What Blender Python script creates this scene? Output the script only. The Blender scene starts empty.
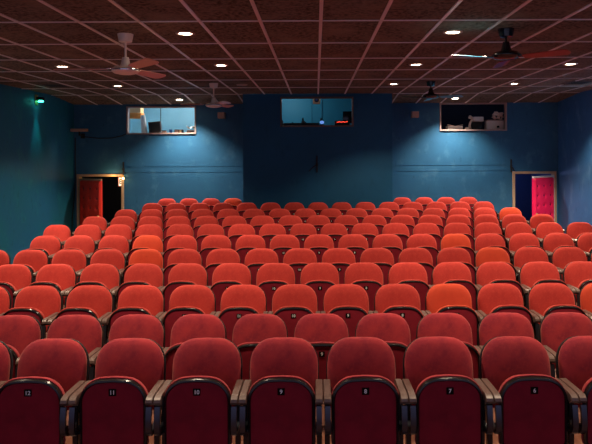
import bpy, bmesh, math, random
from mathutils import Vector, Matrix

random.seed(7)
SC = bpy.context.scene
COL = SC.collection
PI = math.pi
CAM_Z = 2.10          # eye height above the datum floor
CEIL = CAM_Z + 1.307
F = 600.0             # focal length in pixels
BACK = 14.68          # distance of the back wall
KINK = 13.45          # where the ceiling starts to slope down
HALF = 5.92           # half width of the hall
PITCH = 0.5           # seat pitch
ROW_Y0, ROW_D = 3.86, 0.975
ROW_FLOOR = [.083, -.024, 0.0, .03, .04, .085, .13, .16, .19, .23, .25]

# ------------------------------------------------------------------ materials
def mat(name, color, rough=.6, metal=0.0, noise=None, sheen=0.0, emit=None, estr=0.0, bump=None, rand=0.0, spec=.5):
    m = bpy.data.materials.new(name); m.use_nodes = True
    nt = m.node_tree; b = nt.nodes['Principled BSDF']
    b.inputs['Base Color'].default_value = (*color, 1)
    b.inputs['Roughness'].default_value = rough
    b.inputs['Metallic'].default_value = metal
    b.inputs['Specular IOR Level'].default_value = spec
    if sheen:
        b.inputs['Sheen Weight'].default_value = sheen
        b.inputs['Sheen Roughness'].default_value = .45
        b.inputs['Sheen Tint'].default_value = (1, .45, .35, 1)
    if emit:
        b.inputs['Emission Color'].default_value = (*emit, 1)
        b.inputs['Emission Strength'].default_value = estr
    out = None
    if noise:
        # noise = list of (scale, color, low, high, stretch)
        tc = nt.nodes.new('ShaderNodeTexCoord')
        prev = None
        for (sc, c2, lo, hi, st) in noise:
            mp = nt.nodes.new('ShaderNodeMapping'); mp.inputs['Scale'].default_value = st
            nz = nt.nodes.new('ShaderNodeTexNoise'); nz.inputs['Scale'].default_value = sc
            nz.inputs['Detail'].default_value = 6; nz.inputs['Roughness'].default_value = .6
            rp = nt.nodes.new('ShaderNodeMapRange'); rp.inputs['From Min'].default_value = lo; rp.inputs['From Max'].default_value = hi
            mx = nt.nodes.new('ShaderNodeMix'); mx.data_type = 'RGBA'
            nt.links.new(tc.outputs['Object'], mp.inputs['Vector']); nt.links.new(mp.outputs['Vector'], nz.inputs['Vector'])
            nt.links.new(nz.outputs['Fac'], rp.inputs['Value']); nt.links.new(rp.outputs['Result'], mx.inputs['Factor'])
            if prev is None: mx.inputs['A'].default_value = (*color, 1)
            else: nt.links.new(prev, mx.inputs['A'])
            mx.inputs['B'].default_value = (*c2, 1)
            prev = mx.outputs['Result']
        out = prev
        nt.links.new(out, b.inputs['Base Color'])
    if rand:
        oi = nt.nodes.new('ShaderNodeObjectInfo')
        hs = nt.nodes.new('ShaderNodeHueSaturation')
        rp = nt.nodes.new('ShaderNodeMapRange'); rp.inputs['To Min'].default_value = 1 - rand; rp.inputs['To Max'].default_value = 1 + rand
        nt.links.new(oi.outputs['Random'], rp.inputs['Value']); nt.links.new(rp.outputs['Result'], hs.inputs['Value'])
        if out is None: hs.inputs['Color'].default_value = (*color, 1)
        else: nt.links.new(out, hs.inputs['Color'])
        nt.links.new(hs.outputs['Color'], b.inputs['Base Color'])
    if bump:
        tc = nt.nodes.new('ShaderNodeTexCoord')
        nz = nt.nodes.new('ShaderNodeTexNoise'); nz.inputs['Scale'].default_value = bump[0]; nz.inputs['Detail'].default_value = 4
        bp = nt.nodes.new('ShaderNodeBump'); bp.inputs['Strength'].default_value = bump[1]; bp.inputs['Distance'].default_value = bump[2]
        nt.links.new(tc.outputs['Object'], nz.inputs['Vector']); nt.links.new(nz.outputs['Fac'], bp.inputs['Height'])
        nt.links.new(bp.outputs['Normal'], b.inputs['Normal'])
    return m

M = {}
M['plush'] = mat('red_plush', (.52, .048, .038), .9, noise=[(7, (.41, .034, .029), .42, .72, (1, 1, 1)), (60, (.58, .07, .05), .5, .8, (1, 1, 1))], sheen=.35, rand=.10, bump=(220, .25, .002), spec=.2)
M['plush_new'] = mat('orange_plush', (.64, .074, .034), .9, noise=[(7, (.55, .058, .028), .42, .72, (1, 1, 1))], sheen=.35, rand=.05, bump=(220, .25, .002), spec=.2)
M['plush_dim'] = mat('dimmed_red_plush', (.38, .032, .042), .9, noise=[(6, (.21, .016, .034), .40, .68, (1, 1, 1)), (55, (.40, .042, .045), .5, .8, (1, 1, 1))], sheen=.35, rand=.08, bump=(220, .25, .002), spec=.2)  # red plush darkened for the dimmer light on the two front rows
M['under'] = mat('shaded_plush', (.27, .011, .027), .85, noise=[(9, (.20, .008, .021), .4, .7, (1, 1, 1))], bump=(160, .3, .002), spec=.25)  # same red cloth, with the shade on the undersides put into its colour
M['black'] = mat('black_enamel', (.009, .009, .012), .2)
M['blackm'] = mat('black_matt', (.010, .010, .011), .65)
M['bracket'] = mat('dark_steel', (.075, .082, .105), .3, .8)
M['rim'] = mat('black_rim', (.020, .018, .018), .22, .35)
M['arm'] = mat('worn_wood_arm', (.12, .072, .062), .40, noise=[(14, (.10, .055, .045), .4, .7, (6, 1, 1)), (40, (.26, .17, .14), .58, .8, (1, 1, 1))])
M['plate'] = mat('plate_black', (.003, .003, .003), .8, spec=.1)
M['digit'] = mat('digit_white', (.95, .95, .92), .5)
M['floor'] = mat('floorboards', (.20, .075, .042), .5, noise=[(3, (.12, .040, .026), .4, .7, (8, .5, 1)), (20, (.26, .12, .075), .55, .8, (5, .5, 1))])
M['wall'] = mat('blue_paint', (.022, .115, .235), .55, noise=[(.7, (.030, .150, .290), .4, .65, (1, 1, 1)), (3.2, (.07, .21, .35), .55, .78, (1, 1, .7)), (9, (.012, .085, .17), .60, .80, (1, 1, .5))], bump=(24, .15, .01), spec=.35)
M['teal'] = mat('green_lit_paint', (.008, .155, .235), .55, noise=[(.7, (.012, .14, .29), .4, .65, (1, 1, 1)), (3.2, (.02, .215, .275), .55, .78, (1, 1, .7)), (9, (.004, .085, .120), .60, .80, (1, 1, .5))], bump=(24, .15, .01), spec=.35)  # blue wall paint with the green lamp's teal glow in its colour
M['wallr'] = mat('lit_blue_paint', (.035, .17, .46), .55, noise=[(.7, (.05, .22, .56), .4, .65, (1, 1, 1)), (3.2, (.14, .36, .66), .55, .78, (1, 1, .5)), (9, (.010, .10, .27), .60, .80, (1, 1, .5))], bump=(24, .15, .01), spec=.35)  # same blue paint as the back wall, brightened for the light falling here
M['booth'] = mat('booth_paint', (.010, .095, .205), .6, noise=[(.8, (.009, .105, .235), .4, .65, (1, 1, 1)), (6, (.005, .07, .16), .58, .80, (1, 1, .5))], spec=.3)
M['tile'] = mat('fibre_tile', (.185, .148, .112), .95, noise=[(22, (.055, .042, .031), .44, .60, (1, 1, 1)), (2, (.21, .17, .13), .45, .7, (1, 1, 1))], bump=(60, .5, .01), spec=.1)
M['tbar'] = mat('ceiling_bar', (.80, .72, .70), .35, .1)
M['trimw'] = mat('raw_wood', (.58, .40, .25), .55, noise=[(4, (.42, .27, .16), .4, .7, (1, 1, .1))])
M['white'] = mat('white_paint', (.82, .78, .75), .5, noise=[(9, (.7, .65, .62), .45, .75, (1, 1, 1))])
M['wframe'] = mat('pale_frame', (.40, .30, .28), .5)
M['bframe'] = mat('brown_frame', (.13, .072, .055), .5)
M['red_pad'] = mat('red_vinyl', (.80, .040, .020), .35)
M['pink_pad'] = mat('crimson_vinyl', (.85, .014, .11), .35)
M['btn'] = mat('button_dark', (.04, .004, .006), .4)
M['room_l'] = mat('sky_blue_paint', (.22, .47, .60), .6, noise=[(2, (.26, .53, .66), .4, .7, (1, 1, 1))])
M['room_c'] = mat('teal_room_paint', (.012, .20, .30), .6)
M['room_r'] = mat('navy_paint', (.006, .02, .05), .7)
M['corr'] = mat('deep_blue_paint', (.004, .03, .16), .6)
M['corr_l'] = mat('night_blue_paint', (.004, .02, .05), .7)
M['fan_cream'] = mat('cream_metal', (.86, .74, .64), .35)
M['blade_brown'] = mat('brown_blade', (.70, .38, .30), .35)
M['blade_blue'] = mat('blue_blade', (.06, .38, .60), .5)
M['blade_red'] = mat('dark_red_blade', (.26, .025, .022), .3)
M['blade_indigo'] = mat('indigo_blade', (.03, .06, .42), .3)
M['chrome'] = mat('chrome', (.8, .8, .82), .12, 1.0)
M['lens'] = mat('lamp_lens', (1, .9, .78), .4, emit=(1.0, .82, .60), estr=14)
M['lens_off'] = mat('lamp_lens_off', (.25, .20, .17), .3)
M['lring'] = mat('lamp_ring', (.55, .45, .38), .35, .4)
M['green'] = mat('green_glow', (.05, .6, .5), .4, emit=(.05, 1.0, .72), estr=5)
M['brass'] = mat('brass', (.45, .36, .12), .35, .7)
M['sign'] = mat('sign_lit', (.9, .85, .75), .4, emit=(1.0, .72, .48), estr=.7)
M['sign_red'] = mat('sign_red', (.5, .05, .03), .5)
M['bulb'] = mat('warm_bulb', (1, .8, .4), .4, emit=(1.0, .62, .18), estr=14)
M['orange_wood'] = mat('orange_wood', (.80, .30, .06), .45)
M['tan'] = mat('tan_card', (.80, .56, .28), .7)
M['dark_brown'] = mat('dark_brown', (.035, .014, .010), .5)
M['counter'] = mat('counter_wood', (.24, .15, .10), .5)
M['blue_item'] = mat('blue_item', (.03, .12, .36), .4)
M['paper'] = mat('paper', (.80, .78, .75), .8)
M['lamp_blue'] = mat('blue_lamp', (.2, .4, .8), .4, emit=(.18, .38, 1.0), estr=.35)
M['led_red'] = mat('red_led', (.8, .06, .03), .4, emit=(1.0, .06, .03), estr=1.6)
M['pinkbox'] = mat('beige_case', (.85, .74, .70), .6)
M['cloth'] = mat('beige_cloth', (.82, .66, .56), .9)
M['brownbox'] = mat('brown_case', (.48, .27, .20), .6)

# ------------------------------------------------------------------ helpers
def setp(o, label=None, cat=None, group=None, kind=None):
    if label: o['label'] = label
    if cat: o['category'] = cat
    if group: o['group'] = group
    if kind: o['kind'] = kind
    return o

def empty(name, loc, label=None, cat=None, group=None, rz=0, kind=None):
    o = bpy.data.objects.new(name, None); COL.objects.link(o)
    o.empty_display_size = .1; o.location = loc; o.rotation_euler = (0, 0, rz)
    return setp(o, label, cat, group, kind)

def obj(name, bm, mats, parent=None, loc=(0, 0, 0), smooth=False):
    bmesh.ops.recalc_face_normals(bm, faces=bm.faces[:])
    me = bpy.data.meshes.new(name); bm.to_mesh(me); bm.free()
    for m in (mats if isinstance(mats, (list, tuple)) else [mats]): me.materials.append(m)
    if smooth:
        me.polygons.foreach_set('use_smooth', [True] * len(me.polygons))
        try: me.set_sharp_from_angle(angle=math.radians(smooth if smooth > 1 else 45))
        except Exception: pass
    o = bpy.data.objects.new(name, me); COL.objects.link(o); o.location = loc
    if parent: o.parent = parent
    return o

def box(bm, x0, x1, y0, y1, z0, z1, mi=0, bev=0.0, mtx=None):
    vs = [bm.verts.new(p) for p in [(x0, y0, z0), (x1, y0, z0), (x1, y1, z0), (x0, y1, z0), (x0, y0, z1), (x1, y0, z1), (x1, y1, z1), (x0, y1, z1)]]
    fs = [bm.faces.new([vs[i] for i in q]) for q in [(0, 3, 2, 1), (4, 5, 6, 7), (0, 1, 5, 4), (1, 2, 6, 5), (2, 3, 7, 6), (3, 0, 4, 7)]]
    for f in fs: f.material_index = mi
    if bev:
        es = list({e for f in fs for e in f.edges})
        r = bmesh.ops.bevel(bm, geom=es, offset=bev, segments=2, affect='EDGES', profile=.5)
        vs = list({v for f in r['faces'] for v in f.verts} | {v for v in vs if v.is_valid})
    if mtx: bmesh.ops.transform(bm, matrix=mtx, verts=vs)
    return vs

def cyl(bm, p0, p1, r0, r1=None, n=16, mi=0, cap=True):
    r1 = r0 if r1 is None else r1
    p0, p1 = Vector(p0), Vector(p1); d = (p1 - p0).normalized()
    u = d.orthogonal().normalized(); v = d.cross(u)
    a = [bm.verts.new(p0 + (u * math.cos(2 * PI * i / n) + v * math.sin(2 * PI * i / n)) * r0) for i in range(n)]
    b = [bm.verts.new(p1 + (u * math.cos(2 * PI * i / n) + v * math.sin(2 * PI * i / n)) * r1) for i in range(n)]
    for i in range(n):
        j = (i + 1) % n; bm.faces.new((a[i], a[j], b[j], b[i])).material_index = mi
    if cap:
        bm.faces.new(a).material_index = mi; bm.faces.new(b).material_index = mi

def lathe(bm, prof, n=24, c=(0, 0), mi=0):
    """prof: list of (r, z)"""
    rings = []
    for r, z in prof:
        if r < 1e-5: rings.append([bm.verts.new((c[0], c[1], z))])
        else: rings.append([bm.verts.new((c[0] + r * math.cos(2 * PI * i / n), c[1] + r * math.sin(2 * PI * i / n), z)) for i in range(n)])
    for A, B in zip(rings, rings[1:]):
        for i in range(n):
            j = (i + 1) % n
            q = [A[i % len(A)], A[j % len(A)], B[j % len(B)], B[i % len(B)]]
            q2 = []
            for v in q:
                if v not in q2: q2.append(v)
            if len(q2) > 2: bm.faces.new(q2).material_index = mi

def sweep(bm, pts, w, h, mi=0, side=Vector((1, 0, 0))):
    """rectangular bar of width w (along side) and height h swept along pts"""
    pts = [Vector(p) for p in pts]; rings = []
    for i, p in enumerate(pts):
        t = (pts[min(i + 1, len(pts) - 1)] - pts[max(i - 1, 0)]).normalized()
        nrm = side.cross(t).normalized()
        rings.append([bm.verts.new(p + side * (sx * w / 2) + nrm * (sz * h / 2)) for sx, sz in ((-1, -1), (1, -1), (1, 1), (-1, 1))])
    for A, B in zip(rings, rings[1:]):
        for i in range(4):
            j = (i + 1) % 4; bm.faces.new((A[i], A[j], B[j], B[i])).material_index = mi
    bm.faces.new(rings[0]).material_index = mi; bm.faces.new(rings[-1]).material_index = mi

def tube(bm, pts, r, n=8, mi=0):
    pts = [Vector(p) for p in pts]; rings = []
    u = None
    for i, p in enumerate(pts):
        t = (pts[min(i + 1, len(pts) - 1)] - pts[max(i - 1, 0)]).normalized()
        if u is None: u = t.orthogonal().normalized()
        u = (u - t * u.dot(t)).normalized(); v = t.cross(u)
        rings.append([bm.verts.new(p + (u * math.cos(2 * PI * k / n) + v * math.sin(2 * PI * k / n)) * r) for k in range(n)])
    for A, B in zip(rings, rings[1:]):
        for i in range(n):
            j = (i + 1) % n; bm.faces.new((A[i], A[j], B[j], B[i])).material_index = mi
    bm.faces.new(rings[0]).material_index = mi; bm.faces.new(rings[-1]).material_index = mi

def wall_with_holes(bm, a0, a1, z0, z1, y0, y1, holes, mi=0):
    xs = sorted({a0, a1, *[h[0] for h in holes], *[h[1] for h in holes]})
    zs = sorted({z0, z1, *[h[2] for h in holes], *[h[3] for h in holes]})
    for xa, xb in zip(xs, xs[1:]):
        run = None
        for za, zb in zip(zs, zs[1:]):
            inside = any(h[0] <= (xa + xb) / 2 <= h[1] and h[2] <= (za + zb) / 2 <= h[3] for h in holes)
            if inside:
                if run: box(bm, xa, xb, y0, y1, run[0], run[1], mi)
                run = None
            else: run = (run[0], zb) if run else (za, zb)
        if run: box(bm, xa, xb, y0, y1, run[0], run[1], mi)

def struct(name, bm, m, parent=None, **k):
    o = obj(name, bm, m, parent, **k)
    if parent is None: o['kind'] = 'structure'
    return o

def px2w(px, py, d):
    """point at distance d seen at pixel px, py of the reference"""
    return Vector(((px - 316) / F * d, d, CAM_Z - (py - 152) / F * d))

# ------------------------------------------------------------------ setting
def row_y(i): return ROW_Y0 + ROW_D * i          # i from 0

SUNK = -.34           # level of the side and back aisles
PLAT = 4.72           # half width of the stepped seating platform
bm = bmesh.new()
edges = [-1.6] + [row_y(i) - .58 for i in range(1, 11)] + [14.06]
for i in range(11):
    box(bm, -PLAT, PLAT, edges[i], edges[i + 1], -.6, ROW_FLOOR[i])
box(bm, -HALF - .1, HALF + .1, 14.06, 16.6, -.6, SUNK)
box(bm, -HALF - .1, -PLAT, -1.6, 14.06, -.6, SUNK); box(bm, PLAT, HALF + .1, -1.6, 14.06, -.6, SUNK)
struct('floor', bm, M['floor'])

def ceil_z(y): return CEIL if y <= KINK else CEIL - (y - KINK) * .120 / (BACK - KINK)
bm = bmesh.new()
SL = (KINK, BACK + .1)
for (ya, yb, xa, xb) in ((-1.6, KINK, -HALF - .1, HALF + .1), (*SL, -HALF - .1, -1.60), (*SL, 1.68, HALF + .1)):
    za, zb = ceil_z(ya), ceil_z(yb)
    v = [bm.verts.new(p) for p in [(xa, ya, za), (xb, ya, za), (xb, yb, zb), (xa, yb, zb)]]
    w = [bm.verts.new(p.co + Vector((0, 0, .1))) for p in v]
    bm.faces.new(v); bm.faces.new(w[::-1])
    for i in range(4):
        j = (i + 1) % 4; bm.faces.new((v[i], v[j], w[j], w[i]))
BW = .017
for k in range(-10, 11):
    x = .054 + .6 * k
    if abs(x) > HALF: continue
    if -1.66 < x < 1.75: box(bm, x - BW, x + BW, -1.6, KINK - .005, CEIL - .010, CEIL - .0005, 1)
    else:
        box(bm, x - BW, x + BW, -1.6, KINK, CEIL - .010, CEIL - .0005, 1)
        vs = box(bm, x - BW, x + BW, KINK, BACK, -.010, -.0005, 1)
        for vv in vs: vv.co.z += ceil_z(vv.co.y)
ys = [5.955 - 1.2 * k for k in range(6, 0, -1)] + [5.955, 7.168, 8.35, 9.55, 10.78, 12.08]
for y in ys: box(bm, -HALF, HALF, y - .010, y + .010, CEIL - .010, CEIL - .0005, 1)
for xa, xb in ((-HALF, -1.64), (1.735, HALF)): box(bm, xa, xb, KINK - .02, KINK + .01, CEIL - .010, CEIL - .001, 1)
struct('ceiling', bm, [M['tile'], M['tbar']])

for nm, s, m in (('wall_left', -1, M['teal']), ('wall_right', 1, M['wallr'])):
    bm = bmesh.new(); box(bm, min(s * HALF, s * (HALF + .15)), max(s * HALF, s * (HALF + .15)), -1.6, BACK + 2, -.6, CEIL + .1)
    struct(nm, bm, m)

# openings in the back wall (x0, x1, z0, z1)
WL = (-4.60, -2.96, CAM_Z + .485, CAM_Z + 1.105)
WR = (3.06, 4.64, CAM_Z + .53, CAM_Z + 1.155)
DL = (-5.80, -4.75, SUNK, CAM_Z - .565)
DR = (4.85, 5.82, SUNK, CAM_Z - .55)
bm = bmesh.new()
wall_with_holes(bm, -HALF, -1.60, -.6, CEIL + .05, BACK, BACK + .14, [WL, DL])
wall_with_holes(bm, 1.70, HALF, -.6, CEIL + .05, BACK, BACK + .14, [WR, DR])
struct('wall_back', bm, M['wall'])
BX0, BX1 = -1.635, 1.71
WC = (-.765, .815, CAM_Z + .595, CAM_Z + 1.205)
bm = bmesh.new()
wall_with_holes(bm, BX0, BX1, .24, CEIL - .002, KINK, KINK + .12, [WC])
box(bm, BX0, BX0 + .1, KINK + .12, BACK + .5, .24, CEIL - .15); box(bm, BX1 - .1, BX1, KINK + .12, BACK + .5, .24, CEIL - .15)
struct('wall_booth', bm, M['booth'])

# thin painted battens across the back wall, at two heights each side
for k, (xa, xb) in enumerate(((-4.66, BX0 - .01), (BX1 + .01, 4.75))):
    bm = bmesh.new()
    for py, t in ((165.6, .010), (171.2, .014)):
        z = CAM_Z - (py - 152) / F * BACK
        box(bm, xa, xb, BACK - .005, BACK, z - t * .5, z + t * .5)
    struct('trim_%d' % (k + 1), bm, M['wall'])
bm = bmesh.new(); z = CAM_Z - (168.6 - 152) / F * KINK
box(bm, BX0, BX1, KINK - .004, KINK, z - .005, z + .005); struct('trim_3', bm, M['booth'])

def window(name, w, y, m, t=.032, dep=.10):
    e = empty(name, ((w[0] + w[1]) / 2, y, w[2]), kind='structure')
    cx, cz = (w[0] + w[1]) / 2, w[2]
    bm = bmesh.new()
    x0, x1, z0, z1 = w[0] - cx, w[1] - cx, 0, w[3] - w[2]
    box(bm, x0 - t, x0 + .004, -.022, dep, z0 - t, z1 + t, bev=.004); box(bm, x1 - .004, x1 + t, -.022, dep, z0 - t, z1 + t, bev=.004)
    box(bm, x0, x1, -.020, dep, z1 - .004, z1 + t, bev=.004)
    obj('window_frame', bm, m, e)
    bm = bmesh.new(); box(bm, x0 - .01, x1 + .01, -.035, dep + .02, z0 - t, z0 + .004, bev=.004)
    obj('window_sill', bm, m, e)
    return e
window('window_1', WL, BACK, M['wframe'])
window('window_2', WC, KINK, M['bframe'])
window('window_3', WR, BACK, M['wframe'])

# rooms behind the openings
def room(name, x0, x1, y0, y1, z0, z1, m):
    bm = bmesh.new()
    t = .06
    box(bm, x0 - t, x1 + t, y1, y1 + t, z0 - t, z1 + t)
    box(bm, x0 - t, x0, y0, y1, z0 - t, z1 + t); box(bm, x1, x1 + t, y0, y1, z0 - t, z1 + t)
    box(bm, x0, x1, y0, y1, z1, z1 + t); box(bm, x0, x1, y0, y1, z0 - t, z0)
    struct(name, bm, m)
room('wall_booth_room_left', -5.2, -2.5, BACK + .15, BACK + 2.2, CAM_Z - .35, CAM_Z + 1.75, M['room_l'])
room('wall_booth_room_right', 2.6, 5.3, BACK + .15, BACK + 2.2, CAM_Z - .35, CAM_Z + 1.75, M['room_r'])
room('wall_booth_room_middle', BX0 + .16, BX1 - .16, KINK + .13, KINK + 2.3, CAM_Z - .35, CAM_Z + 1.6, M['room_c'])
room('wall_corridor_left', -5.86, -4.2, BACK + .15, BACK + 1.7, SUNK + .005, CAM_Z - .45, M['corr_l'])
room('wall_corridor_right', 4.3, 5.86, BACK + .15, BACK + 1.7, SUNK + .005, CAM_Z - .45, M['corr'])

# doors
def door(name, d, m_pad, m_edge, hinge_left, tip, frame_m):
    e = empty(name, ((d[0] + d[1]) / 2, BACK, d[2]), kind='structure')
    cx = (d[0] + d[1]) / 2; x0, x1, h = d[0] - cx, d[1] - cx, d[3] - d[2]
    bm = bmesh.new(); t = .05
    box(bm, x0 - t, x0 + .01, -.03, .15, 0, h + t, bev=.005); box(bm, x1 - .01, x1 + t, -.03, .15, 0, h + t, bev=.005)
    box(bm, x0 + .01, x1 - .01, -.03, .15, h - .01, h + t, bev=.005)
    obj('door_frame', bm, frame_m, e)
    hx = d[0] + .03 if hinge_left else d[1] - .02
    hy = BACK - .04
    dx, dy = tip[0] - hx, tip[1] - hy
    W = math.hypot(dx, dy); ang = math.atan2(dy, dx)
    H = h - .05
    bm = bmesh.new(); box(bm, 0, W, -.022, .022, .02, H, bev=.004)
    leaf = obj('door_leaf', bm, m_edge, e); leaf.location = (hx - cx, hy - BACK, 0); leaf.rotation_euler = (0, 0, ang)
    # padded face turned towards the seats
    sgn = -1 if hinge_left else 1
    bm = bmesh.new()
    nx, nz = 36, 72
    ma, mb = .08, -.004
    PW = W - ma - mb; cols = 3; sx = PW / cols; sz = .23
    gv = []
    for a in range(nx + 1):
        r = []
        for b in range(nz + 1):
            u = ma + PW * a / nx; v = .06 + (H - .10) * b / nz
            cu = (u - ma) / sx; cv = (H - .12 - v) / sz
            tuft = (abs(math.sin(PI * (cu))) * abs(math.sin(PI * (cv))))
            du = (cu - .5) - round(cu - .5); dv = (cv - .5) - round(cv - .5)
            pit = math.exp(-((du * sx) ** 2 + (dv * sz) ** 2) / .0022)
            edge = min(a, nx - a, b, nz - b)
            y = .022 + (.042 - .034 * pit) * (0 if edge == 0 else 1)
            r.append(bm.verts.new((u, sgn * y, v)))
        gv.append(r)
    for a in range(nx):
        for b in range(nz): bm.faces.new((gv[a][b], gv[a + 1][b], gv[a + 1][b + 1], gv[a][b + 1]))
    for cc in range(cols):
        k = 0
        while True:
            v = H - .12 - (k + .5) * sz
            if v < .15: break
            u = ma + (cc + .5) * sx
            cyl(bm, (u, sgn * .028, v), (u, sgn * .040, v), .030, .020, 10, mi=1)
            k += 1
    box(bm, W + .0005, W + .004, -.022, .022, .06, H - .04)
    obj('door_padding', bm, [m_pad, M['btn']], leaf, smooth=60)
    bm = bmesh.new(); cyl(bm, (W - .035, sgn * .02, .95), (W - .035, sgn * .07, .95), .014, n=10); cyl(bm, (W - .035, sgn * .07, .95), (W - .035, sgn * .10, .95), .028, .022, n=12)
    obj('door_knob', bm, M['brass'], leaf, smooth=40)
    bm = bmesh.new()
    for z in (.3, H - .3): cyl(bm, (0, sgn * .02, z), (0, sgn * .02, z + .1), .012, n=8)
    obj('hinge', bm, M['brass'], leaf)
    return e
door('door_1', DL, M['red_pad'], M['trimw'], True, (-5.05, 14.12), M['trimw'])
door('door_2', DR, M['pink_pad'], M['white'], False, (5.10, 14.12), M['trimw'])

# ------------------------------------------------------------------ cinema seats
def outline(w, h, rx, rz, arch, n=7, square_bottom=True, d=0.0, rb=.04):
    """closed outline in x,z, base at z=0; inset by d"""
    hw = w / 2 - d; z0 = d; z1 = h - d
    rx = max(rx - d * .8, .01); rz = max(rz - d * .8, .01); rb_ = max(rb - d * .7, .006)
    P = []
    def corner(cx, cz, a, b, s, e):
        for i in range(n + 1):
            t = s + (e - s) * i / n
            c, q = math.cos(t), math.sin(t)
            ex = 2 / 2.25
            P.append((cx + a * math.copysign(abs(c) ** ex, c), cz + b * math.copysign(abs(q) ** ex, q)))
    corner(hw - rb_, z0 + rb_, rb_, rb_, -PI / 2, 0)
    for f in (.33, .66): P.append((hw, z0 + rb_ + (z1 - rz - z0 - rb_) * f))
    corner(hw - rx, z1 - rz, rx, rz, 0, PI / 2)
    P.append((0, z1)); 
    corner(-hw + rx, z1 - rz, rx, rz, PI / 2, PI)
    for f in (.66, .33): P.append((-hw, z0 + rb_ + (z1 - rz - z0 - rb_) * f))
    corner(-hw + rb_, z0 + rb_, rb_, rb_, PI, 1.5 * PI)
    # arch: lower the top towards the sides
    return [(x, z - arch * (abs(x) / (w / 2)) ** 2 * max(0, (z - h * .5) / (h * .5))) for x, z in P]

def pillow(bm, par, rings, z_off=0, mi=0):
    """rings: list of (inset, y), first and last are capped"""
    R = []
    for d, y in rings:
        R.append([bm.verts.new((x, y, z + z_off)) for x, z in outline(*par, d=d)])
    for A, B in zip(R, R[1:]):
        n = len(A)
        for i in range(n):
            j = (i + 1) % n; bm.faces.new((A[i], A[j], B[j], B[i])).material_index = mi
    for q in (R[0], R[-1]):
        c = bm.verts.new(sum((v.co for v in q), Vector()) / len(q))
        for i in range(len(q)): bm.faces.new((q[i], q[(i + 1) % len(q)], c)).material_index = mi
    return R

TILT = Matrix.Translation((0, 0, .62)) @ Matrix.Rotation(math.radians(-11), 4, 'X') @ Matrix.Translation((0, 0, -.62))
BP = (.440, .44, .150, .170, .014)     # backrest outline
def backrest_bm():
    bm = bmesh.new()
    pillow(bm, BP, [(.03, .050), (.006, .046), (0, .034), (0, .018), (.004, .004), (.016, -.010), (.040, -.020), (.085, -.027), (.14, -.029)], z_off=.375)
    bmesh.ops.transform(bm, matrix=TILT, verts=bm.verts[:]); return bm
def shell_bm():
    bm = bmesh.new()
    pillow(bm, (.452, .44, .155, .175, .014), [(.05, .078), (.012, .074), (0, .064), (0, .044), (.02, .042)], z_off=.372)
    bmesh.ops.transform(bm, matrix=TILT, verts=bm.verts[:]); return bm
SP = (.402, .423, .125, .125, .030)     # folded seat outline, its base at z=.25
def seat_bm():
    bm = bmesh.new()
    pillow(bm, (.408, .431, .13, .13, .030), [(.02, -.284), (.002, -.280), (0, -.268), (.007, -.245), (.022, -.222), (.045, -.206), (.08, -.196), (.12, -.192)], z_off=.25); return bm
def rim_bm():
    bm = bmesh.new()
    a = outline(*SP); b = outline(*SP, d=.019)
    A0 = [bm.verts.new((x, -.284, z + .25)) for x, z in a]; A1 = [bm.verts.new((x, -.306, z + .25)) for x, z in outline(*SP, d=.003)]
    B1 = [bm.verts.new((x, -.309, z + .25)) for x, z in outline(*SP, d=.012)]
    B2 = [bm.verts.new((x, -.300, z + .25)) for x, z in b]; B0 = [bm.verts.new((x, -.284, z + .25)) for x, z in b]
    for P, Q in ((A0, A1), (A1, B1), (B1, B2), (B2, B0), (B0, A0)):
        n = len(P)
        for i in range(n):
            j = (i + 1) % n; bm.faces.new((P[i], P[j], Q[j], Q[i]))
    return bm
def panel_bm():
    bm = bmesh.new()
    pillow(bm, SP, [(.020, -.286), (.020, -.300), (.05, -.3035), (.10, -.305)], z_off=.25); return bm
def arm_bm(s):
    bm = bmesh.new(); x = s * .2257
    prof = [(-.050, .558), (-.18, .563), (-.290, .566), (-.322, .563), (-.342, .551), (-.348, .535)]
    # top skin follows prof; underside offset; nose hangs down at the front
    top = [Vector((0, y, z + .016)) for y, z in prof]
    bot = [Vector((0, -.050, .536)), Vector((0, -.18, .540)), Vector((0, -.280, .542)), Vector((0, -.303, .537)), Vector((0, -.312, .531)), Vector((0, -.316, .525))]
    rows = []
    for t, b in zip(top, bot):
        w, e = .0235, .005
        rows.append([bm.verts.new((x - w, b.y, b.z)), bm.verts.new((x + w, b.y, b.z)), bm.verts.new((x + w, t.y + (b.y - t.y) * .25, t.z + (b.z - t.z) * .25)), bm.verts.new((x + w - e, t.y, t.z)), bm.verts.new((x - w + e, t.y, t.z)), bm.verts.new((x - w, t.y + (b.y - t.y) * .25, t.z + (b.z - t.z) * .25))])
    for A, B in zip(rows, rows[1:]):
        for i in range(6):
            j = (i + 1) % 6; bm.faces.new((A[i], A[j], B[j], B[i]))
    bm.faces.new(rows[0]); bm.faces.new(rows[-1]); return bm
def bar_bm(s):
    bm = bmesh.new(); x = s * .2245
    pts = [(x, -.333, .524), (x, -.345, .46), (x, -.348, .415), (x, -.342, .380), (x, -.320, .358), (x, -.270, .350), (x, -.21, .352), (x, -.165, .36)]
    sweep(bm, pts, .032, .020); return bm
def leg_bm(s):
    bm = bmesh.new(); x = s * .2255
    box(bm, x - .016, x + .016, -.18, -.13, .012, .545, bev=.004)
    box(bm, x - .020, x + .020, -.30, .02, 0, .018, bev=.004)
    sweep(bm, [(x, -.15, .40), (x, -.08, .44), (x, -.035, .50), (x, -.018, .545)], .026, .03)
    sweep(bm, [(x, -.26, .016), (x, -.21, .10), (x, -.17, .20)], .022, .022)
    # hinge boss of the tip-up seat
    xi = s * .198
    cyl(bm, (s * .190, -.225, .335), (s * .212, -.225, .335), .030, n=12)
    cyl(bm, (s * .200, -.20, .335), (s * .212, -.155, .335), .018, n=8)
    return bm

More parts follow.
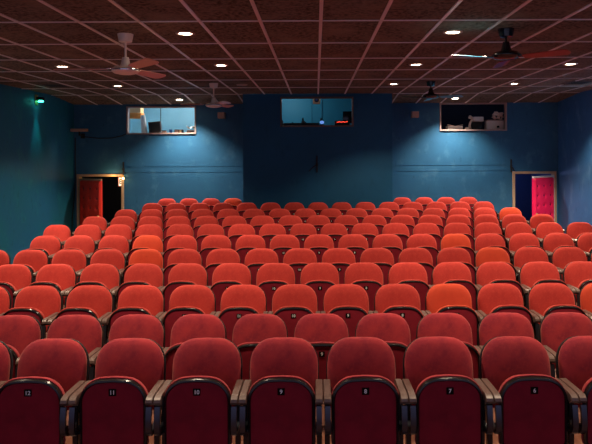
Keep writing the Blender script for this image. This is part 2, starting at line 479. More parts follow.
def digit_mesh(txt):
    cu = bpy.data.curves.new('digits', 'FONT'); cu.body = txt; cu.size = .034; cu.align_x = 'CENTER'; cu.align_y = 'CENTER'
    cu.extrude = .0006; cu.offset = .0006
    o = bpy.data.objects.new('digits', cu); COL.objects.link(o)
    bpy.context.view_layer.update()
    me = bpy.data.meshes.new_from_object(o.evaluated_get(bpy.context.evaluated_depsgraph_get()))
    bpy.data.objects.remove(o); return me
PLATE = {}
def plate_mesh(n):
    if n in PLATE: return PLATE[n]
    bm = bmesh.new(); box(bm, -.0215, .0215, -.3095, -.303, .578, .618)
    dm = digit_mesh(str(n)); old = set(bm.faces); bm.from_mesh(dm)
    new = [f for f in bm.faces if f not in old]
    vs = list({v for f in new for v in f.verts})
    bmesh.ops.transform(bm, matrix=Matrix.Translation((0, -.3100, .598)) @ Matrix.Rotation(PI / 2, 4, 'X'), verts=vs)
    for f in new: f.material_index = 1
    me = bpy.data.meshes.new('number_plate'); bm.to_mesh(me); bm.free()
    me.materials.append(M['plate']); me.materials.append(M['digit']); PLATE[n] = me; return me

def proto_seat():
    r = empty('cinema_seat', (0, 0, 0))
    b = obj('backrest', backrest_bm(), M['plush'], r, smooth=60)
    obj('back_shell', shell_bm(), M['blackm'], b, smooth=50)
    s = obj('folding_seat', seat_bm(), M['plush'], r, smooth=60)
    obj('seat_rim', rim_bm(), M['rim'], s, smooth=50)
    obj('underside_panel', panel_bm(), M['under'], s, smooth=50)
    p = bpy.data.objects.new('number_plate', plate_mesh(9)); COL.objects.link(p); p.parent = s; p['label'] = 'small black plate with white number'
    for sd in (-1, 1):
        obj('leg', leg_bm(sd), M['black'], r, smooth=40)
        a = obj('armrest', arm_bm(sd), M['arm'], r, smooth=35)
        obj('arm_bracket', bar_bm(sd), M['bracket'], a, smooth=40)
    return r
PROTO = proto_seat()
KIDS = {o: list(o.children) for o in [PROTO] + list(PROTO.children_recursive)}
VAR = {}
def variant(me, m):
    k = (me.name, m.name)
    if k not in VAR:
        c = me.copy(); c.materials[0] = m; VAR[k] = c
    return VAR[k]
first_used = False
def place_seat(loc, rz, number, plush, label, group):
    global first_used
    if not first_used:
        first_used = True; r = PROTO; kids = [(c, g) for c in KIDS[PROTO] for g in [KIDS[c]]]
        pairs = [(c, list(g)) for c, g in kids]
    else:
        r = PROTO.copy(); COL.objects.link(r); pairs = []
        for c in KIDS[PROTO]:
            d = c.copy(); d.parent = r; COL.objects.link(d); gs = []
            for g in KIDS[c]:
                e = g.copy(); e.parent = d; COL.objects.link(e); gs.append(e)
            pairs.append((d, gs))
    r.location = (loc[0] - .006, loc[1], loc[2]); r.rotation_euler = (0, 0, rz)
    setp(r, label, 'seat', group)
    for d, gs in pairs:
        if d.name.split('.')[0] in ('backrest', 'folding_seat'):
            base = BASE[d.name.split('.')[0]]
            d.data = variant(base, M[plush])
        for g in gs:
            if g.name.startswith('number_plate'): g.data = plate_mesh(number)
    return r
BASE = {o.name: o.data for o in PROTO.children if o.name in ('backrest', 'folding_seat')}

ORD = ['', 'first', 'second', 'third', 'fourth', 'fifth', 'sixth', 'seventh', 'eighth', 'ninth', 'tenth', 'eleventh', 'twelfth', 'thirteenth', 'fourteenth', 'fifteenth', 'sixteenth', 'seventeenth', 'eighteenth']
# first and last seat of every row in seat widths from the view axis
ROWS = [(-4.415, 3.585), (-4.915, 4.085), (-6.415, 5.585), (-6.915, 6.085), (-8.415, 6.585), (-7.915, 8.085), (-8.415, 8.585), (-7.915, 8.085), (-7.415, 7.585), (-6.915, 7.085)]
ORANGE = {(2, 2.585), (2, 5.585), (4, -4.415), (4, 4.585), (5, -4.915), (5, 4.085), (8, 7.585)}
BRIGHT = {(6, -2.415), (3, -6.915), (7, -7.915)}
def row_name(i):
    return 'front row' if i == 0 else '%s row' % ORD[i + 1]
for i, (a, b) in enumerate(ROWS):
    n = int(round(b - a)) + 1
    for k in range(n):
        u = a + k
        key = (i, round(u, 3))
        x = u * PITCH; y = row_y(i)
        pl = 'plush_new' if key in ORANGE else ('plush_dim' if i == 0 or (i == 1) else 'plush')
        num = 9 - int(math.floor(u + (.45 if i % 2 else .001))) if i != 0 else 8 - int(math.floor(u))
        num = max(1, num)
        colour = 'brighter orange' if key in ORANGE else ('dim wine-red' if i == 0 else 'red')
        if k < n / 2: pos = '%s from the left' % ORD[k + 1] if k else 'leftmost'
        else: pos = '%s from the right' % ORD[n - k] if k < n - 1 else 'rightmost'
        if i == 0 and 9 <= num <= 9: pass
        lab = '%s cinema seat, %s in the %s from the front' % (colour, pos, ORD[i + 1] + ' row') if i else '%s cinema seat, %s in the front row' % (colour, pos)
        jit = random.Random(i * 100 + k)
        place_seat((x + jit.uniform(-.0004, .0004), y, ROW_FLOOR[i]), 0, num, pl, lab, 'rows of red cinema seats')
# the near rows run on past the sides of the view
for i in range(5):
    a, b = ROWS[i]; side_n = 0
    for sgn, end, side in ((-1, a, 'left'), (1, b, 'right')):
        for k in (1, 2):
            u = end + sgn * k
            if abs(u) > 8.6: continue
            num = max(1, 9 - int(math.floor(u + (.45 if i % 2 else .001))) if i else 8 - int(math.floor(u)))
            place_seat((u * PITCH, row_y(i), ROW_FLOOR[i]), 0, num, 'plush_dim' if i < 2 else 'plush', '%s cinema seat, %s one past the %s edge, in the %s' % ('wine-red' if i == 0 else 'red', ORD[k], side, row_name(i)), 'rows of red cinema seats')
for side, us in (('left', (-6.78, -5.78, -4.78, -3.78)), ('right', (3.925, 4.925, 5.925, 6.925))):
    for k, u in enumerate(us):
        pl = 'plush_new' if (side == 'left' and k == 3) else 'plush'
        dist = (3 - k) if side == 'left' else k
        pos = ['beside the projection booth', 'second out from the booth', 'third out from the booth', 'at the outer end'][dist]
        lab = '%s cinema seat %s in the short back row on the %s' % ('brighter orange' if pl == 'plush_new' else 'red', pos, side)
        place_seat((u * PITCH, row_y(10), ROW_FLOOR[10]), 0, k + 1, pl, lab, 'short back rows beside the booth')

# ------------------------------------------------------------------ ceiling lamps
LAMP_C = (1.0, .77, .55)
def spot(name, loc, power, size=118, blend=.45, color=LAMP_C, rot=(0, 0, 0), r=.05):
    L = bpy.data.lights.new(name, 'SPOT'); L.energy = power; L.spot_size = math.radians(size); L.spot_blend = blend
    L.color = color; L.shadow_soft_size = r
    o = bpy.data.objects.new(name, L); COL.objects.link(o); o.location = loc; o.rotation_euler = rot; return o

def downlight(x, y, label, on=True, power=90, slope=0.0, color=LAMP_C, size=118, blend=.45):
    z = ceil_z(y) - .0005
    e = empty('downlight', (x, y, z), label, 'ceiling light', 'round recessed ceiling lights')
    if slope: e.rotation_euler = (-slope, 0, 0)
    bm = bmesh.new()
    lathe(bm, [(.070, 0), (.105, 0), (.108, -.006), (.100, -.013), (.084, -.015), (.072, -.010), (.070, 0)], 28)
    obj('trim_ring', bm, M['lring'], e, smooth=40)
    bm = bmesh.new(); lathe(bm, [(0, -.0095), (.05, -.009), (.073, -.006), (.073, -.002), (0, -.002)], 24)
    obj('lamp_lens', bm, M['lens'] if on else M['lens_off'], e, smooth=40)
    if on:
        s = spot('lamp_light', (0, 0, -.02), power, size, blend, color); s.parent = e
    return e
P1 = 115
spots = [(-1.42, 6.55, 'glowing round ceiling light right of the large cream fan'), (1.50, 6.55, 'glowing round ceiling light left of the large black fan'),
         (-3.80, 9.0, 'glowing round ceiling light past the tip of the large cream fan'), (-1.41, 8.95, 'glowing round ceiling light above the small far cream fan'),
         (1.50, 8.98, 'glowing round ceiling light above the small far blue-bladed fan'), (3.82, 9.0, 'glowing round ceiling light near the right wall, beyond the large black fan'),
         (-3.84, 11.65, 'glowing round ceiling light below the large cream fan, in front of the bright window'),
         (1.50, 11.55, 'small glowing round ceiling light just left of the far blue-bladed fan'), (3.84, 11.6, 'glowing round ceiling light in front of the dark right window')]
for x, y, l in spots: downlight(x, y, l, power=P1 * (1.1 if x > 3 else .88 if y < 7 else .95))
downlight(-1.42, 11.55, 'unlit round ceiling light near the far cream fan', on=False)
downlight(-3.20, 14.07, 'glowing round ceiling light close above the bright booth window', power=270, slope=.094, blend=.8, color=(1.0, .86, .72))
downlight(3.27, 14.07, 'glowing round ceiling light close above the dark booth window', power=270, slope=.094, blend=.8, color=(1.0, .86, .72))
# the same grid of lamps goes on towards the stage, above and beside the view, except the last two
for x, y in ((-1.42, 4.10), (1.50, 4.10), (-3.80, 4.10), (3.82, 4.10), (-3.80, 6.55), (3.82, 6.55), (5.52, 11.6), (-5.35, 8.2)):  # last two: unseen lamps off the grid, added to brighten the side walls
    downlight(x, y, 'round ceiling light over the front seat rows' if y < 8 else 'added unseen ceiling light close beside the %s wall' % ('right' if x > 0 else 'left'), power=P1 * (.97 if y < 5 else .9 if y < 8 else 2.6 if x > 0 else 1.9))

# ------------------------------------------------------------------ ceiling fans
def fan(x, y, drop, R, angs, pitch, label, body, blades, rod_m, size=1.0):
    bz = .004 if body is M['fan_cream'] else -.045
    e = empty('ceiling_fan', (x, y, CEIL - .0005), label, 'ceiling fan', 'ceiling fans')
    bm = bmesh.new(); lathe(bm, [(0, 0), (.085 * size, 0), (.085 * size, -.01), (.070 * size, -.085 * size), (.020, -.095 * size), (0, -.095 * size)], 24)
    obj('canopy', bm, body, e, smooth=40)
    bm = bmesh.new(); cyl(bm, (0, 0, -.09 * size), (0, 0, -drop + .04), .012, n=12); obj('rod', bm, rod_m, e, smooth=50)
    bm = bmesh.new(); lathe(bm, [(0, -drop + .13), (.035, -drop + .13), (.050, -drop + .06), (.060, -drop + .035), (.125, -drop + .020), (.150, -drop - .005), (.150, -drop - .022), (.125, -drop - .045), (.07, -drop - .058), (0, -drop - .060)], 32)
    mh = obj('motor_housing', bm, body, e, smooth=40)
    bm = bmesh.new(); lathe(bm, [(.1505, -drop - .004), (.153, -drop - .010), (.1505, -drop - .020)], 32); obj('chrome_band', bm, M['chrome'] if body is M['fan_cream'] else body, mh, smooth=40)
    for a, bmats in zip(angs, blades):
        bm = bmesh.new()
        n = 14; r0, hw = .19, .070
        prof = [(r0, .045), (r0 + .06, .060), (R * .7, .072), (R - .06, .075), (R - .022, .062), (R - .005, .040), (R, .012)]
        up, dn = [], []
        pts = [(r, w) for r, w in prof] + [(r, -w) for r, w in reversed(prof)]
        A = [bm.verts.new((r, w, .004)) for r, w in pts]; B = [bm.verts.new((r, w, -.004)) for r, w in pts]
        # blade skins made of strips so that it can have a painted edge
        k = len(prof)
        for S, T in ((A, 1), (B, -1)):
            for i in range(k - 1):
                f = bm.faces.new((S[i], S[i + 1], S[2 * k - 2 - i], S[2 * k - 1 - i]))
        for i in range(2 * k):
            j = (i + 1) % (2 * k); f = bm.faces.new((A[i], A[j], B[j], B[i])); f.material_index = 1 if len(bmats) > 1 else 0
        if len(bmats) > 1:
            box(bm, r0 + .03, R - .05, -.076, -.040, -.0055, .0055, 1)
        mt = Matrix.Rotation(a, 4, 'Z') @ Matrix.Translation((0, 0, -drop + bz)) @ Matrix.Rotation(pitch, 4, 'X')
        bmesh.ops.transform(bm, matrix=mt, verts=bm.verts[:])
        bl = obj('blade', bm, bmats, e)
        bm = bmesh.new(); box(bm, .12, .27, -.022, .022, .0045, .0105, bev=.002)
        box(bm, .20, .28, -.042, .042, .0045, .009, bev=.002)
        bmesh.ops.transform(bm, matrix=mt, verts=bm.verts[:]); obj('blade_iron', bm, M['chrome'] if body is M['fan_cream'] else M['black'], bl)
    return e
D = math.radians
fan(-2.09, 6.60, .385, .78, (D(180), D(-52), D(74)), D(-14), 'large cream ceiling fan with long rod and brown blades', M['fan_cream'], ([M['blade_brown']],) * 3, M['fan_cream'])
fan(2.04, 6.42, .27, .66, (D(200), D(80), D(-40)), D(-12), 'large black ceiling fan with one light blue and one dark red blade', M['black'], ([M['blade_blue']], [M['blade_indigo'], M['blade_red']], [M['blade_red']]), M['black'])
fan(-1.93, 11.35, .40, .62, (D(184), D(-55), D(65)), D(-14), 'small far cream ceiling fan in front of the booth corner', M['fan_cream'], ([M['blade_brown']],) * 3, M['fan_cream'])
fan(2.15, 11.2, .26, .62, (D(-36), D(86), D(206)), D(-12), 'small far black ceiling fan with blue blades', M['black'], ([M['blade_blue']], [M['blade_blue']], [M['blackm']]), M['black'])

# ------------------------------------------------------------------ ceiling vents
for x, y, l in ((-4.98, 11.5, 'dark square ceiling vent close to the left wall'), (5.0, 11.45, 'dark square ceiling vent close to the right wall')):
    e = empty('ceiling_vent', (x, y, CEIL - .0005), l, 'vent', 'ceiling vents')
    bm = bmesh.new()
    for a in ((-.22, -.19, -.26, .26), (.19, .22, -.26, .26), (-.19, .19, -.26, -.23), (-.19, .19, .23, .26)): box(bm, a[0], a[1], a[2], a[3], -.014, 0)
    obj('vent_frame', bm, M['bframe'], e)
    bm = bmesh.new(); box(bm, -.19, .19, -.23, .23, -.003, 0)
    for k in range(7): box(bm, -.19, .19, -.20 + k * .062, -.165 + k * .062, -.012, -.008)
    obj('vent_grille', bm, M['blackm'], e)

# ------------------------------------------------------------------ things on the walls
def wall_speaker(x, l):
    e = empty('wall_speaker', (x, BACK, CAM_Z + .895), l, 'speaker', 'small wall boxes beside the booth')
    bm = bmesh.new(); box(bm, -.085, .085, -.24, -.05, -.075, .075, bev=.008); obj('case', bm, M['brownbox'], e)
    bm = bmesh.new(); box(bm, -.065, .065, -.246, -.238, -.055, .055, bev=.003); obj('front_panel', bm, M['brownbox'], e)
    bm = bmesh.new(); cyl(bm, (0, -.05, 0), (0, -.001, 0), .02, n=10); box(bm, -.05, .05, -.008, 0, -.05, .05); obj('bracket', bm, M['blackm'], e)
wall_speaker(-2.28, 'small brown box on the back wall beside the booth, left of it')
wall_speaker(2.40, 'small brown box on the back wall beside the booth, right of it')

def hook(x, y, ztop, L, l, arm=None):
    e = empty('wall_bracket', (x, y, ztop), l, 'bracket', 'thin black wall brackets')
    bm = bmesh.new(); box(bm, -.016, .016, -.030, 0, -L, 0, bev=.003); obj('upright', bm, M['blackm'], e)
    bm = bmesh.new(); box(bm, -.024, .024, -.038, 0, -L * .62, -L * .45, bev=.003); obj('clamp', bm, M['blackm'], e)
    if arm:
        bm = bmesh.new(); tube(bm, [(0, -.03, -L * .52), (arm * .5, -.05, -L * .68), (arm, -.06, -L * .92)], .010); obj('arm', bm, M['blackm'], e)
hook(-4.71, BACK, CAM_Z - .22, .32, 'thin black bracket above the corner of the left doorway', .06)
hook(4.77, BACK, CAM_Z - .20, .32, 'thin black bracket above the corner of the right doorway', .07)
hook(.02, KINK, CAM_Z - .08, .38, 'thin black bracket with a slanted arm on the middle of the booth', -.18)

# corner lamp bar and the cables
e = empty('wall_lamp', (-5.70, BACK, CAM_Z + .52), 'beige bar lamp on a black mount high in the left corner', 'lamp')
bm = bmesh.new(); box(bm, -.19, .19, -.30, -.14, 0, .07, bev=.012); obj('lamp_bar', bm, M['brownbox'], e)
bm = bmesh.new(); cyl(bm, (0, -.22, 0), (0, -.22, -.10), .02, n=10); cyl(bm, (0, -.22, -.08), (0, -.001, -.10), .018, n=10); box(bm, -.05, .05, -.010, 0, -.16, -.04); obj('lamp_mount', bm, M['blackm'], e)
bm = bmesh.new(); tube(bm, [(-5.66, BACK - .008, CAM_Z + .40), (-5.3, BACK - .008, CAM_Z + .36), (-5.0, BACK - .008, CAM_Z + .365), (-4.75, BACK - .008, CAM_Z + .42), (-4.64, BACK - .008, CAM_Z + .47)], .011)
setp(obj('cable', bm, M['blackm'], smooth=60), 'black cable sagging along the back wall to the bright window', 'cable')
bm = bmesh.new(); tube(bm, [(-5.88, BACK - .012, CAM_Z + .38), (-5.885, BACK - .016, CAM_Z - .1), (-5.88, BACK - .012, CAM_Z - .5), (-5.890, BACK - .05, CAM_Z - 1.0), (-5.90, BACK - .16, CAM_Z - 1.5), (-5.905, BACK - .2, CAM_Z - 2.0), (-5.905, BACK - .2, SUNK + .02)], .011)
setp(obj('cable', bm, M['blackm'], smooth=60), 'black cable hanging down the left corner beside the doorway', 'cable')

# green lamp on the left wall
e = empty('green_lamp', (-HALF, 12.7, CAM_Z + 1.12), 'small green glowing lamp high on the left wall', 'lamp')
bm = bmesh.new(); box(bm, .001, .02, -.06, .06, -.10, .12, bev=.004); obj('mount', bm, M['brass'], e)
bm = bmesh.new(); box(bm, .02, .16, -.05, .05, .0, .07, bev=.008); obj('lamp_body', bm, M['black'], e)
bm = bmesh.new(); cyl(bm, (.10, 0, -.004), (.10, 0, -.03), .045, .055, n=18); obj('green_bulb', bm, M['green'], e, smooth=40)
g = spot('green_light', (.10, 0, -.05), 22, 52, .7, (.05, 1.0, .72), (0, D(-8), 0), .04); g.parent = e

# ------------------------------------------------------------------ exit sign in the left doorway
e = empty('exit_sign', (-4.72, BACK + .22, CAM_Z - .475), 'small lit exit sign with red border inside the left doorway', 'sign')
bm = bmesh.new(); box(bm, -.20, .20, 0, .05, -.36, -.115, bev=.004); obj('sign_case', bm, M['sign_red'], e)
bm = bmesh.new(); box(bm, -.18, .18, -.004, .002, -.34, -.135); fc = obj('sign_face', bm, M['sign'], e)
cu = bpy.data.curves.new('t', 'FONT'); cu.body = 'EXIT'; cu.size = .17; cu.align_x = 'CENTER'; cu.align_y = 'CENTER'; cu.extrude = .002; cu.offset = .003
to = bpy.data.objects.new('t', cu); COL.objects.link(to); bpy.context.view_layer.update()
me = bpy.data.meshes.new_from_object(to.evaluated_get(bpy.context.evaluated_depsgraph_get())); bpy.data.objects.remove(to)
me.materials.clear(); me.materials.append(M['dark_brown'])
t = bpy.data.objects.new('sign_letters', me); COL.objects.link(t); t.parent = fc; t.rotation_euler = (PI / 2, 0, 0); t.location = (.0, -.006, -.238)
bm = bmesh.new()
for x in (-.14, .14): cyl(bm, (x, .025, -.118), (x, .025, .02), .008, n=8)
obj('hanger', bm, M['black'], e)
e2 = empty('door_lamp', (-4.70, BACK - .035, CAM_Z - .60), 'tiny warm bulb beside the exit sign on the left door frame', 'lamp')
bm = bmesh.new(); cyl(bm, (0, 0, -.02), (0, -.018, -.02), .022, n=12); obj('lamp_socket', bm, M['brass'], e2)
bm = bmesh.new(); bmesh.ops.create_uvsphere(bm, u_segments=12, v_segments=8, radius=.022); bmesh.ops.translate(bm, verts=bm.verts[:], vec=(0, -.036, -.02)); obj('bulb', bm, M['bulb'], e2, smooth=60)
def point(name, loc, power, color, r=.05):
    L = bpy.data.lights.new(name, 'POINT'); L.energy = power; L.color = color; L.shadow_soft_size = r
    o = bpy.data.objects.new(name, L); COL.objects.link(o); o.location = loc; return o
point('doorway_light', (-4.95, BACK - .16, CAM_Z - .63), 1.6, (1, .6, .25), .03)

# ------------------------------------------------------------------ inside the booth windows
def simple(name, label, cat, bms, loc, rz=0, group=None):
    """bms: list of (part name, function drawing into bm, material)"""
    if len(bms) == 1:
        bm = bmesh.new(); bms[0][1](bm); o = obj(name, bm, bms[0][2], smooth=40); o.location = loc; o.rotation_euler = (0, 0, rz); return setp(o, label, cat, group)
    e = empty(name, loc, label, cat, group, rz)
    for pn, fn, m in bms:
        bm = bmesh.new(); fn(bm); obj(pn, bm, m, e, smooth=40)
    return e
# bright room
DK = WL[2] - .002
simple('desk', 'white desk along the bright booth window', 'desk', [('desk_top', lambda b: box(b, -1.15, 1.15, 0, .75, -.04, 0, bev=.004), M['white']),
    ('desk_leg', lambda b: box(b, -1.1, -1.04, .02, .7, -.797, -.04), M['white']), ('desk_leg', lambda b: box(b, 1.04, 1.10, .02, .7, -.797, -.04), M['white'])], (-3.82, BACK + .16, DK))
simple('television', 'dark tilted screen on the desk in the bright window', 'screen', [('case', lambda b: box(b, -.15, .15, 0, .20, .03, .30, bev=.012, mtx=Matrix.Rotation(D(-5), 4, 'Y')), M['dark_brown']),
    ('screen', lambda b: box(b, -.125, .125, -.006, .002, .06, .275, bev=.003, mtx=Matrix.Rotation(D(-5), 4, 'Y')), M['blackm']),
    ('stand', lambda b: box(b, -.09, .09, .03, .17, 0, .045), M['dark_brown'])], (-4.03, BACK + .36, DK), 0.1)
simple('board', 'tall white board leaning in the bright booth window', 'board', [('board', lambda b: box(b, -.055, .055, -.015, .015, 0, .47, bev=.004, mtx=Matrix.Rotation(D(-5), 4, 'Y') @ Matrix.Rotation(D(-8), 4, 'X')), M['white'])], (-4.33, BACK + .40, DK + .004))
simple('board', 'second white board just behind the leaning one in the bright window', 'board', [('board', lambda b: box(b, -.05, .05, -.012, .012, 0, .45, bev=.004, mtx=Matrix.Rotation(D(-9), 4, 'Y') @ Matrix.Rotation(D(-8), 4, 'X')), M['paper'])], (-4.30, BACK + .46, DK + .010))
simple('wall_cabinet', 'orange wooden cabinet hung in the upper corner of the bright window', 'cabinet', [('case', lambda b: box(b, -.26, .26, 0, .30, 0, .14, bev=.006), M['orange_wood']), ('top_shelf', lambda b: box(b, -.24, .24, .02, .28, .14, .46), M['tan']), ('door', lambda b: box(b, -.24, .24, -.015, .002, .015, .125, bev=.003), M['orange_wood'])], (-4.70, BACK + .58, CAM_Z + .88))
simple('cup', 'blue cup on the desk in the bright window', 'cup', [('cup', lambda b: lathe(b, [(0, 0), (.035, 0), (.043, .095), (.037, .095), (.030, .012), (0, .012)], 16), M['blue_item'])], (-3.62, BACK + .28, DK))
simple('radio', 'dark low device beside the blue cup in the bright window', 'device', [('case', lambda b: box(b, -.10, .10, 0, .14, 0, .095, bev=.008), M['dark_brown']), ('dial', lambda b: cyl(b, (.05, -.012, .05), (.05, .002, .05), .03, n=14), M['tan']), ('grille', lambda b: box(b, -.085, 0, -.006, .002, .02, .075), M['brownbox'])], (-3.42, BACK + .24, DK))
simple('tool_box', 'small brown box beside the dark screen in the bright window', 'box', [('case', lambda b: box(b, -.055, .055, 0, .1, 0, .06, bev=.006), M['brownbox']), ('lid', lambda b: box(b, -.058, .058, -.003, .103, .061, .075, bev=.003), M['dark_brown'])], (-3.79, BACK + .26, DK))
simple('box', 'low dark brown box at the right end of the bright window desk', 'box', [('case', lambda b: box(b, -.14, .14, 0, .16, 0, .06, bev=.006), M['dark_brown']), ('lid', lambda b: box(b, -.144, .144, -.004, .164, .061, .078, bev=.004), M['brownbox'])], (-3.06, BACK + .22, DK), .15)
def paper(b):
    P = [[b.verts.new((-.12 + .24 * i / 6, .16 * j / 4, .080 + .035 * math.sin(i * 1.7 + j) + .05 * (i / 6 - .5) ** 2)) for j in range(5)] for i in range(7)]
    Q = [[b.verts.new(v.co + Vector((0, 0, .012))) for v in r] for r in P]
    for S in (P, Q):
        for i in range(6):
            for j in range(4): b.faces.new((S[i][j], S[i + 1][j], S[i + 1][j + 1], S[i][j + 1]))
    rim = [(i, 0) for i in range(7)] + [(6, j) for j in range(1, 5)] + [(i, 4) for i in range(5, -1, -1)] + [(0, j) for j in range(3, 0, -1)]
    for k in range(len(rim)):
        a, c = rim[k], rim[(k + 1) % len(rim)]; b.faces.new((P[a[0]][a[1]], P[c[0]][c[1]], Q[c[0]][c[1]], Q[a[0]][a[1]]))
    bmesh.ops.translate(b, verts=b.verts[:], vec=(0, 0, .045))
simple('paper_sheaf', 'crumpled white papers on the low box in the bright window', 'papers', [('papers', paper, M['paper'])], (-3.10, BACK + .22, DK + .010))
bm = bmesh.new(); tube(bm, [(-4.36, BACK + 2.19, CAM_Z + 1.7), (-4.36, BACK + 2.19, CAM_Z - .3)], .010); setp(obj('cable', bm, M['blackm']), 'thin dark cable down the blue wall inside the bright window', 'cable')
point('booth_lamp_light', (-3.55, BACK + .75, CAM_Z + 1.55), 26, (1.0, .93, .84), .12)
simple('pendant_lamp', 'lamp hung from the ceiling of the bright booth room', 'lamp', [('cord', lambda b: cyl(b, (0, 0, .06), (0, 0, .1), .01, n=8), M['black']), ('shade', lambda b: lathe(b, [(.03, .06), (.13, .0), (.135, -.004), (.03, .055)], 20), M['white'])], (-3.55, BACK + .75, CAM_Z + 1.649))

# middle booth
DC = WC[2] + .01
simple('counter', 'brown counter along the middle booth window', 'counter', [('counter_top', lambda b: box(b, -1.0, 1.0, 0, .55, -.05, 0, bev=.004), M['counter']), ('counter_leg', lambda b: box(b, -.95, -.9, .02, .5, -.93, -.05), M['counter']), ('counter_leg', lambda b: box(b, .9, .95, .02, .5, -.93, -.05), M['counter'])], (.02, KINK + .15, DC))
simple('projection_console', 'long low black console on the middle booth counter', 'console', [('case', lambda b: box(b, -.42, .42, 0, .22, 0, .065, bev=.006), M['blackm']), ('knob', lambda b: cyl(b, (-.2, .1, .066), (-.2, .1, .085), .02, n=12), M['black']), ('knob', lambda b: cyl(b, (.1, .1, .066), (.1, .1, .085), .02, n=12), M['black'])], (-.34, KINK + .34, DC))
simple('telephone', 'small dark upright device on the long black console', 'device', [('case', lambda b: box(b, -.045, .045, 0, .05, 0, .05, bev=.006), M['dark_brown']), ('handset', lambda b: box(b, -.03, .01, .0, .04, .05, .12, bev=.006), M['blackm'])], (-.29, KINK + .44, DC + .066))
simple('flask', 'small dark bottle at the left end of the middle booth counter', 'bottle', [('body', lambda b: lathe(b, [(0, 0), (.035, 0), (.037, .10), (.015, .14), (.015, .16), (0, .16)], 14), M['blackm']), ('cap', lambda b: cyl(b, (0, 0, .161), (0, 0, .178), .017, n=12), M['dark_brown'])], (-.785, KINK + .30, DC))
simple('desk_lamp', 'small blue glowing lamp on the middle booth counter', 'lamp', [('base', lambda b: lathe(b, [(0, 0), (.05, 0), (.04, .03), (.015, .04), (0, .04)], 16), M['black']), ('globe', lambda b: lathe(b, [(0, .04), (.035, .045), (.05, .075), (.04, .10), (0, .115)], 16), M['lamp_blue']), ('finial', lambda b: cyl(b, (-.02, 0, .112), (-.02, 0, .17), .022, n=10), M['dark_brown'])], (.14, KINK + .32, DC))
def leds(b):
    for k in range(9): cyl(b, (-.11 + .028 * k, .02, .075 + .006 * (k % 3)), (-.11 + .028 * k, -.004, .072 + .006 * (k % 3)), .009, n=8)
simple('amplifier', 'black amplifier with glowing red lights in the middle booth window', 'amplifier', [('case', lambda b: box(b, -.17, .17, 0, .2, 0, .10, bev=.006), M['blackm']), ('red_lights', leds, M['led_red'])], (.60, KINK + .24, DC))
simple('monitor', 'black monitor behind the red lights in the middle booth window', 'monitor', [('screen', lambda b: box(b, -.11, .11, 0, .03, .07, .34, bev=.006), M['black']), ('bezel', lambda b: box(b, -.115, .115, -.006, .001, .06, .085), M['blackm']), ('stand', lambda b: (box(b, -.02, .02, .01, .03, .01, .08), box(b, -.07, .07, -.04, .08, 0, .014)), M['blackm'])], (.74, KINK + .54, DC))
simple('booth_speaker', 'pale square speaker with dark round cone at the top of the middle booth window', 'speaker', [('case', lambda b: box(b, -.085, .085, 0, .14, -.085, .085, bev=.005), M['tan']), ('cone', lambda b: cyl(b, (0, -.004, 0), (0, .002, 0), .055, n=20), M['blackm']), ('dust_cap', lambda b: cyl(b, (0, -.012, 0), (0, -.003, 0), .022, .026, n=16), M['blue_item']), ('hanger', lambda b: cyl(b, (0, .07, .084), (0, .07, .50), .01, n=8), M['blackm'])], (.02, KINK + .30, CAM_Z + 1.195))
for x, l in ((-.11, 'left of the pale speaker'), (.16, 'right of the pale speaker')):
    bm = bmesh.new(); tube(bm, [(x, KINK + 2.285, CAM_Z + 1.55), (x, KINK + 2.285, CAM_Z - .3)], .010); setp(obj('conduit', bm, M['room_c']), 'thin conduit on the teal wall inside the middle window, ' + l, 'conduit')
point('middle_booth_light', (-.7, KINK + 1.3, CAM_Z + 1.35), 8, (.85, .95, 1.0), .12)

# dark room
DR_Z = WR[2] - .002
simple('shelf', 'pale shelf along the dark booth window', 'shelf', [('shelf_top', lambda b: box(b, -1.1, 1.1, 0, .6, -.04, 0, bev=.004), M['pinkbox']), ('bracket', lambda b: box(b, -1.0, -.96, .0, .5, -.2, -.04), M['blackm']), ('bracket', lambda b: box(b, .96, 1.0, .0, .5, -.2, -.04), M['blackm'])], (3.85, BACK + .16, DR_Z))
simple('carton', 'low open beige carton in the dark booth window', 'box', [('body', lambda b: box(b, -.20, .18, 0, .2, 0, .10, bev=.004), M['pinkbox']), ('flap', lambda b: box(b, -.21, -.06, -.03, .10, .085, .095, mtx=Matrix.Rotation(D(12), 4, 'Y')), M['cloth']), ('flap', lambda b: box(b, .05, .20, -.02, .12, .09, .10, mtx=Matrix.Rotation(D(-10), 4, 'Y')), M['cloth'])], (3.47, BACK + .22, DR_Z), .06)
def crumple(b, rx, ry, rz, seed, amp=.25):
    bmesh.ops.create_icosphere(b, subdivisions=3, radius=1)
    rr = random.Random(seed); ph = [rr.uniform(0, 6) for _ in range(6)]
    for v in b.verts:
        c = v.co; k = 1 + amp * (math.sin(5 * c.x + ph[0]) * math.sin(4 * c.y + ph[1]) + .6 * math.sin(9 * c.z + ph[2] + 3 * c.x))
        v.co = Vector((c.x * rx * k, c.y * ry * k, max(c.z * k, -.95) * rz))
    bmesh.ops.translate(b, verts=b.verts[:], vec=(0, 0, .95 * rz))
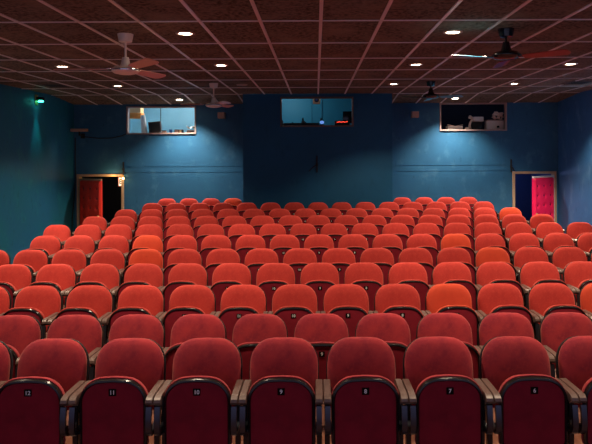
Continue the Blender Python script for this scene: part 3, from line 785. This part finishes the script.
simple('film_projector', 'old machine with a beige head and dark body in the dark window', 'machine', [
    ('body', lambda b: box(b, -.12, .14, 0, .22, 0, .20, bev=.012), M['blackm']),
    ('head', lambda b: box(b, -.08, .18, -.02, .2, .21, .33, bev=.02), M['pinkbox']),
    ('lens_barrel', lambda b: cyl(b, (-.06, .06, .28), (-.17, .02, .33), .035, .045, n=16), M['cloth']),
    ('reel_arm', lambda b: tube(b, [(-.10, -.01, .26), (-.16, -.02, .18), (-.18, -.02, .10), (-.16, -.02, .03)], .030, 10), M['cloth']),
    ('base_plate', lambda b: box(b, -.18, .17, -.04, .22, -.0, .015, bev=.003), M['brownbox'])], (4.00, BACK + .26, DR_Z))
simple('rag_pile', 'small crumpled beige rag in front of the old machine', 'cloth', [('rag', lambda b: crumple(b, .07, .04, .035, 3), M['cloth'])], (3.76, BACK + .17, DR_Z))
simple('storage_case', 'large pale case with a small black mark in the dark window', 'case', [
    ('body', lambda b: box(b, -.21, .21, 0, .25, 0, .225, bev=.008), M['pinkbox']), ('lid', lambda b: box(b, -.214, .214, -.004, .254, .226, .25, bev=.006), M['wframe']),
    ('latch', lambda b: box(b, .03, .09, -.012, .001, .05, .10, bev=.003), M['black'])], (4.46, BACK + .21, DR_Z))
simple('cloth_bundle', 'crumpled beige cloth bundle on the large pale case', 'cloth', [('cloth', lambda b: crumple(b, .13, .09, .10, 8, .3), M['cloth']), ('dark_bag', lambda b: crumple(b, .10, .08, .07, 5, .1), M['blackm'])], (4.54, BACK + .32, DR_Z + .252))

# ------------------------------------------------------------------ light, camera, view
W = bpy.data.worlds.new('world'); SC.world = W; W.use_nodes = True
bg = W.node_tree.nodes['Background']; bg.inputs['Color'].default_value = (.62, .60, .95, 1); bg.inputs['Strength'].default_value = .22
point('corridor_light', (4.55, BACK + 1.0, CAM_Z - .75), 5, (.7, .75, 1.0), .08)

cam = bpy.data.cameras.new('camera'); co = bpy.data.objects.new('camera', cam); COL.objects.link(co)
co.location = (0, 0, CAM_Z); co.rotation_euler = (PI / 2, .005, 0)
cam.sensor_width = 36; cam.sensor_fit = 'HORIZONTAL'; cam.lens = F / 592 * 36
cam.shift_x = -20 / 592; cam.shift_y = -70 / 592
cam.clip_start = .05
SC.camera = co
vs = SC.view_settings
vs.view_transform = 'Standard'; vs.look = 'None'; vs.gamma = 1; vs.use_curve_mapping = False; vs.exposure = 1.15
SC.cycles.use_denoising = True
SC.cycles.max_bounces = 8; SC.cycles.diffuse_bounces = 5
